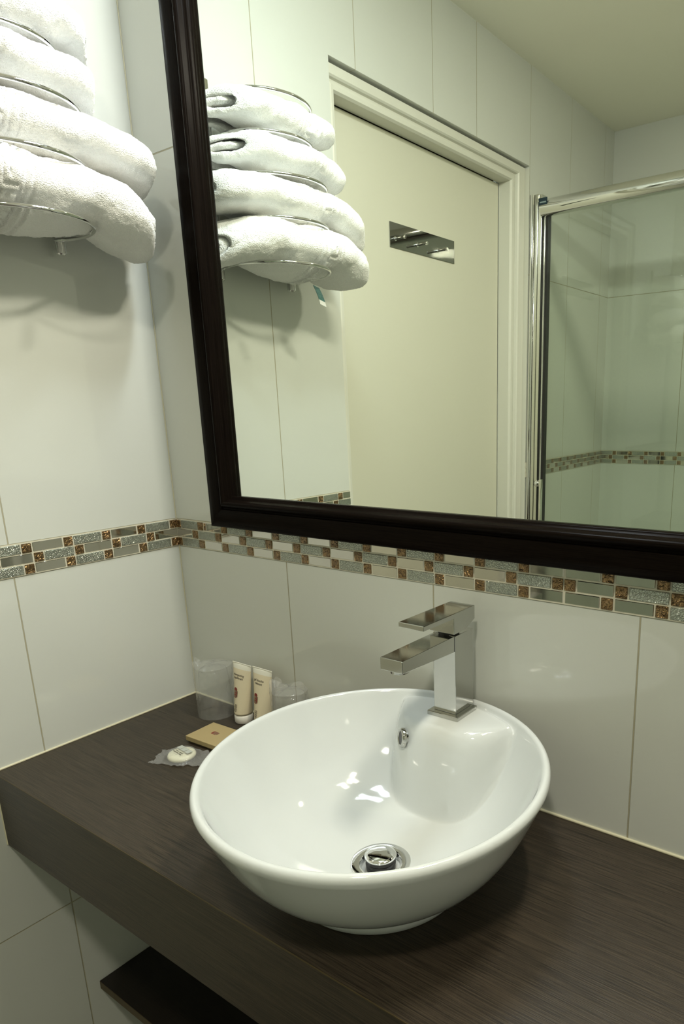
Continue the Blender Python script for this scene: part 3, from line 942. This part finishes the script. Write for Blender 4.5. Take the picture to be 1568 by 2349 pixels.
emblem_flat('emblem', 0.2080, -0.1140, 0.0125, math.radians(2.5), 0.0085, box)

# soap in its wrapper
soap = empty('wrapped_soap', (0.212, -0.188, 0), label='round cream soap in a clear printed wrapper on the counter', cat='soap')
sx, sy = 0.2155, -0.1880
MB().lathe([(0.0, 0.0012), (0.0185, 0.0014), (0.0222, 0.004), (0.0228, 0.0065), (0.0215, 0.0095), (0.0180, 0.0112), (0.0, 0.0116)], (sx, sy, 0), 56, cap0=False, cap1=False).build('soap_bar', simple('cream_soap', (0.80, 0.77, 0.60), 0.45), soap, smooth=True)
V, F = [], []
nx, ny = 60, 36
ang = math.radians(27)
ca, sa = math.cos(ang), math.sin(ang)
top = []
for i in range(nx + 1):
    for j in range(ny + 1):
        a, b = (i / nx - 0.5) * 0.090, (j / ny - 0.5) * 0.060
        b2 = b * (1 + (0.22 * mnoise.noise(Vector((a * 110, 3.1, math.copysign(2, b)))) - 0.25 * abs(a) / 0.045) * (abs(b) / 0.030) ** 2)
        a2 = a * (1 + 0.16 * mnoise.noise(Vector((b * 120, 7.7, math.copysign(2, a)))) * (abs(a) / 0.045) ** 2)
        r = math.hypot(a2 * 0.96, b2)
        z = 0.0128 * (1 / (1 + math.exp((r - 0.0245) / 0.0022))) + 0.0014
        z += max(0, mnoise.noise(Vector((a2 * 90, b2 * 90, 3)))) * 0.0055 * min(1, max(0, (r - 0.02) / 0.012)) + 0.0007 * math.sin(a2 * 1500) * (abs(a2) > 0.036)
        V.append((sx + a2 * ca - b2 * sa, sy + a2 * sa + b2 * ca, max(z, 0.0008)))
for i in range(nx):
    for j in range(ny): F.append((i * (ny + 1) + j, (i + 1) * (ny + 1) + j, (i + 1) * (ny + 1) + j + 1, i * (ny + 1) + j + 1))
link_mesh('wrapper', V, F, M_FILM2, soap)
# printing on the wrapper
pa = math.radians(-7)
cp, sp = math.cos(pa), math.sin(pa)
def on_soap(a, b, z=0.0145):
    return (sx + a * cp - b * sp, sy + a * sp + b * cp, z)
m_ = MB()
for k, a0 in enumerate((-0.0165, -0.0045, 0.0075)):
    P = [(a0, 0.0010), (a0 + 0.0105, 0.0010), (a0 + 0.0105, 0.0105), (a0, 0.0105)]
    A = [on_soap(u, v, 0.0145) for u, v in P]; B = [on_soap(u, v, 0.01425) for u, v in P]
    m_.add(A + B, [(0, 1, 2, 3), (7, 6, 5, 4)] + [(i, 4 + i, 4 + (i + 1) % 4, (i + 1) % 4) for i in range(4)])
m_.build('grey_panels', simple('grey_print', (0.42, 0.44, 0.40), 0.5), soap)
text_mesh('printed_text', 'savon végétal\nvegetable soap', 0.0040, lambda a, b, c: on_soap(a + 0.002, b - 0.0062, 0.01448 + c), M_PRINT, soap, spacing=1.05)

# ------------------------------------------------------------------ hook plate on the door
hooks = empty('hook_rail', (-0.064, -0.94, 0.95), label='polished steel plate with three peg hooks fixed on the cream door', cat='coat hooks')
MB().box((-0.0655, -1.0910, 0.9520), (-0.0632, -0.7900, 1.0120), bev=0.0003).build('back_plate', simple('steel_plate', (0.36, 0.36, 0.34), 0.04, metal=1.0), hooks)
for y in (-0.811, -0.908, -1.005):
    MB().lathe([(0.0058, 0.0), (0.0058, 0.0015), (0.0036, 0.0018), (0.0036, 0.028), (0.0046, 0.0295), (0.0046, 0.0335), (0.0036, 0.0345)], (-0.0633, y, 0.974), 24, axis=(1, 0, 0)).build('peg', M_CHROME, hooks, auto=40)

# ------------------------------------------------------------------ shower enclosure
sh = empty('shower_enclosure', (0.0, -1.47, FLOOR_Z), label='glass shower enclosure with a chrome top rail beside the door', cat='shower')
SY = -1.452
wp = MB()
def half_round(cx, cy, r, z0, z1, mbx, n=24):
    mbx.prism([(cx + r * math.cos(a), cy + r * math.sin(a)) for a in np.linspace(0, 2 * math.pi, n, endpoint=False)], 2, z0, z1)
half_round(0.0082, -1.4390, 0.0080, -0.80, 1.190, wp)
wp.box((0.0010, -1.480, -0.80), (0.0200, -1.4400, 1.190), bev=0.0006)
wp.build('wall_profile', M_CHROME, sh, auto=40)
MB().box((0.0205, -1.476, -0.80), (0.0285, -1.4360, 1.190), bev=0.0010).box((0.0290, -1.476, -0.80), (0.0400, -1.4400, 1.188), bev=0.001).build('adjusting_profile', M_ALU, sh)
st_ = MB().box((0.0402, -1.464, -0.78), (0.0470, -1.4440, 1.128), bev=0.0005).box((0.0535, -1.464, -0.78), (0.0625, -1.4440, 1.128), bev=0.0005).build('seal_strip', M_BLACK, sh)
st_['label'] = 'black rubber seal'
half = MB()
half_round(0.0502, -1.4450, 0.0034, -0.78, 1.128, half)
half.build('door_profile', M_CHROME, sh, auto=50)
MB().box((0.0620, -1.457, -0.78), (1.70, -1.451, 1.128)).build('glass_pane', M_SHOWERGLASS, sh)
pts = [(0.043 + 1.7 * i / 30, SY + 0.012 + 0.012 * math.sin(i / 30 * math.pi), 1.146) for i in range(31)]
rail = MB().tube(pts, 0.0255, 32).build('top_rail', M_CHROME, sh, auto=50)
stk = MB().box((0.0425, SY + 0.0365, 1.150), (0.071, SY + 0.0385, 1.170), bev=0.0004).build('rail_sticker', simple('navy_sticker', (0.01, 0.03, 0.045), 0.4), sh)
stk['label'] = 'small dark sticker on the rail end'
MB().box((0.046, SY + 0.0385, 1.1555), (0.067, SY + 0.0388, 1.1595)).build('sticker_stripe', simple('pale_stripe', (0.25, 0.32, 0.33), 0.5), sh)
MB().box((0.0560, -1.4400, -0.02), (0.0640, -1.4250, 0.300), bev=0.0015).build('handle', M_ALU, sh, auto=40)
MB().lathe([(0.006, 0.0), (0.010, 0.003), (0.0125, 0.010), (0.010, 0.018), (0.005, 0.021), (0.0, 0.0215)], (0.046, -1.4440, 0.285), 28, axis=(0, 1, 0)).build('handle_knob', M_CHROME, sh, smooth=True)
MB().box((0.002, -2.11, FLOOR_Z + 0.001), (1.70, -1.44, -0.80), bev=0.01).build('shower_tray', M_TRAY, sh)
MB().box((1.70, -2.113, -0.80), (1.722, -1.44, 1.19), bev=0.002).build('end_post', M_ALU, sh)
